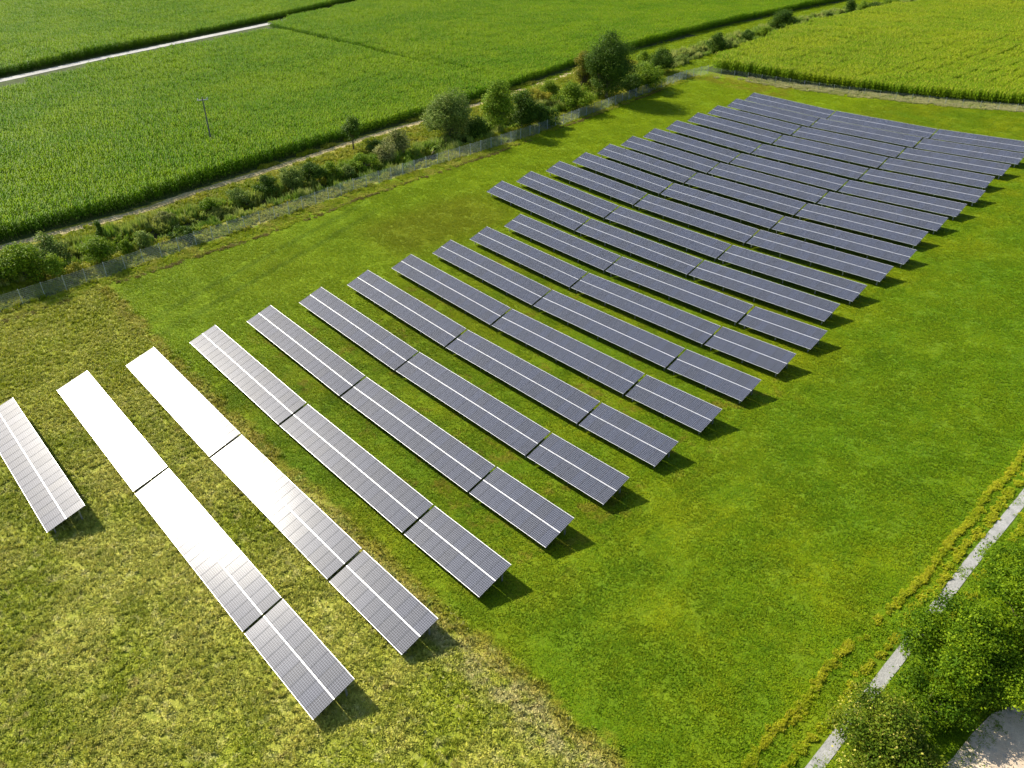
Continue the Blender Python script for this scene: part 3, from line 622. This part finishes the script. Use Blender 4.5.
SH = [ # name, label, category, x, y, w, h, mat, trunk_h
 ('young_tree','small dark round-crowned tree on a thin stem beside the dirt track','tree',-121.6,73.9,3.3,6.4,'leaf_dark',1.9),
 ('bushy_tree','broad grey green willow-like tree at the left of the tree clump','tree',-115.3,90.9,8.4,8.4,'leaf_grey',.6),
 ('shrub','dark low bush tucked beside the broad grey green tree','shrub',-113.4,95.6,5.6,5.2,'leaf_dark',.3),
 ('leafy_tree','tall bright yellow green tree in the middle of the clump','tree',-112.3,100.6,6.6,10.6,'leaf_bright',1.2),
 ('leafy_tree','dark green tree at the right flank of the bright yellow green tree','tree',-111.2,105.5,5.4,7.2,'leaf_dark',.8),
 ('shrub','low yellowish bush on the far side of the ditch clump','shrub',-121.7,119.9,6.2,2.9,'leaf_yellow',.1),
 ('shrub','small round dark bush beyond the yellowish bush','shrub',-121.7,123.8,4.6,3.9,'leaf_mid',.2),
 ('shrub','wide dark bush pressed against the fence before the bend','shrub',-109.6,108.6,7.4,4.4,'leaf_dark',.2),
 ('shrub','wide mid green bush left of the tallest tree by the fence','shrub',-112.4,121.3,8.6,5.6,'leaf_mid',.2),
 ('large_tree','tallest dark green broad tree of the ditch clump','tree',-113.1,132.3,10.6,14.4,'leaf_dark',1.6),
 ('leafy_tree','narrow orange tinged tree at the left side of the tallest tree','tree',-119.2,131.6,5.2,11.2,'leaf_orange',1.0),
 ('shrub','round mid green bush right of the tallest tree','shrub',-112.0,144.2,8.6,5.6,'leaf_mid',.2),
 ('shrub','dark tall bush behind the round mid green bush','shrub',-118.5,157.5,6.2,5.8,'leaf_dark',.3),
 ('shrub','small yellow green bush beyond the dark tall bush','shrub',-128.4,163.1,4.4,3.0,'leaf_bright',.1),
 ('shrub','low grey bush where the mesh fence ends','shrub',-122.1,170.4,5.2,2.9,'leaf_grey',.1),
 ('shrub','dark upright bush at the left tip of the yellow green field','shrub',-121.8,184.6,4.6,5.6,'leaf_dark',.3),
 ('shrub','dark small bush next along the field edge','shrub',-124.9,203,3.8,3.8,'leaf_dark',.2),
 ('shrub','mid green bush halfway to the lone far tree','shrub',-126.2,213.5,5.6,3.5,'leaf_mid',.2),
 ('leafy_tree','dark rounded far tree on the ditch bank before the yellow green field','tree',-128.8,227.6,7,6.9,'leaf_dark',.6),
 ('shrub','tiny pale bush just past the rounded far tree','shrub',-127.6,251.4,3.1,3.1,'leaf_grey',.1),
 ('shrub','slim dark bush near the top edge by the far ditch','shrub',-128.6,268.3,3.8,4.7,'leaf_dark',.2),
 ('shrub','pale yellow green bush near the top edge by the far ditch','shrub',-128.0,275.2,5.2,3.4,'leaf_bright',.1),
 ('shrub','dark wide bush near the top edge over the field','shrub',-128.5,284.5,6.7,4.0,'leaf_dark',.2),
 ('shrub','low dark bush right of the wide one at the top edge','shrub',-126.2,293.9,8.8,3.5,'leaf_mid',.1),
 ('shrub','rightmost dark bush cut by the top picture edge','shrub',-117.4,318.4,7.6,2.8,'leaf_dark',.1),
 ('shrub','large rounded grey green bush at the left end of the ditch','shrub',-109.6,19.7,4.6,4.1,'leaf_grey',.2),
 ('shrub','broad olive green bush at the left end near the fence','shrub',-105.4,15.2,5.6,5.4,'leaf_mid',.3),
 ('shrub','dark bush cut by the left picture edge','shrub',-106,11.6,4.2,4.2,'leaf_dark',.2),
 ('shrub','upright yellow green bush in front of the rounded grey one','shrub',-103.6,18.3,2.5,3.5,'leaf_bright',.2),
 ('shrub','low pale dome-shaped bush by the fence','shrub',-102.9,20.5,2.6,1.9,'leaf_yellow',.1),
 ('slim_tree','thin dark sapling on the far bank of the ditch','tree',-112.2,26.7,1.3,3.0,'leaf_dark',.3),
 ('shrub','mid green leafy bush right of the pale dome','shrub',-104.7,24.2,4.3,3.8,'leaf_mid',.2),
 ('shrub','pale upright bush with silvery leaves near the fence','shrub',-104.8,29.9,1.9,2.9,'leaf_grey',.1),
 ('shrub','small green bush left of the silvery one','shrub',-105.3,27.8,2.1,2.0,'leaf_mid',.1),
 ('shrub','low dark spreading bush beside the open ditch','shrub',-104.3,35.2,4.3,2.2,'leaf_dark',.1),
 ('shrub','brownish weedy bush on the far bank','shrub',-111.6,35.7,3.2,1.9,'leaf_brown',.1),
 ('shrub','first small bush of the row hiding the ditch','shrub',-111.6,42.2,3.5,2.2,'leaf_mid',.1),
 ('shrub','second small grey bush of the row hiding the ditch','shrub',-112.1,47,3.7,2.5,'leaf_grey',.1),
 ('shrub','dark green bush of the ditch row left of the taller pair','shrub',-112.6,51.9,3.8,3.1,'leaf_dark',.1),
 ('shrub','taller grey green bush of the ditch row','shrub',-112.6,56.3,4.4,3.5,'leaf_grey',.2),
 ('shrub','taller dark bush right of the grey green one in the ditch row','shrub',-112.0,59.8,4.2,3.6,'leaf_dark',.2),
 ('shrub','green bush before the small round-crowned tree','shrub',-112.2,63.3,3.9,2.9,'leaf_mid',.1),
 ('shrub','pale yellowish bush below the small round-crowned tree','shrub',-112.2,69.6,5.4,2.8,'leaf_bright',.1),
 ('shrub','dark bush in the verge right of the thin stem','shrub',-117.6,76.2,4.5,2.6,'leaf_dark',.1),
 ('shrub','grey brown reedy bush by the open water','shrub',-112.6,74.6,4.0,3.8,'leaf_brown',.1),
 ('shrub','tall straw coloured bush left of the tree clump','shrub',-114.6,78.6,4.4,4.2,'leaf_brown',.1),
 ('shrub','small grey bush between the ditch row and the pale one','shrub',-111.4,66.2,2.9,2.2,'leaf_grey',.1),
 ('shrub','dark bush at the foot of the tallest tree','shrub',-112.0,138.9,4.9,4.2,'leaf_dark',.2),
 ('shrub','tiny dark bush at the ditch past the fence end','shrub',-123.9,180.4,3.5,2.2,'leaf_dark',.1),
 ('shrub','tiny grey bush between two dark ones along the far ditch','shrub',-124.2,193.5,3.0,2.3,'leaf_grey',.1),
]
for i, (nm, lb, ct, x, y, w, h, mt, th) in enumerate(SH):
    tree(nm, lb, ct, x, y, w*(1.05 if h < 9 else .92), h*1.0, mt, 100+i, th*.7 if nm != 'young_tree' else th, leaf=.26 if h > 4 else .2, group=GD, dens=.85, nl=int(12+w*3.2), lobe_r=.33)
# near trees beside the path, bottom right
tree('broadleaf_tree', 'bright green maple-like tree overhanging the gravel path and sandy yard', 'tree', -3.3, 41.8, 9.2, 5.2, 'leaf_maple', 301, .4, leaf=.16, dens=.8, nl=80, flat=.42, shell=.15, lobe_r=.34)
tree('broadleaf_tree', 'broadleaf tree at the right picture edge behind the overhanging one', 'tree', -1.2, 48.6, 11.0, 6.8, 'leaf_maple', 302, .4, leaf=.16, dens=.8, nl=100, flat=.42, shell=.15, lobe_r=.28)
tree('broadleaf_sapling', 'young bright green tree between the overhanging tree and the olive one', 'tree', -3.8, 37.6, 5.8, 3.2, 'leaf_maple', 304, .3, leaf=.15, dens=.8, nl=40, flat=.45, shell=.15, lobe_r=.34)
tree('olive_tree', 'olive green small-leaved bush tree at the bottom picture edge', 'tree', -4.3, 32.7, 7.8, 3.9, 'leaf_olive', 303, .3, leaf=.15, dens=.85, nl=60, shell=.35, lobe_r=.42)
print('scene built', len(bpy.data.objects))
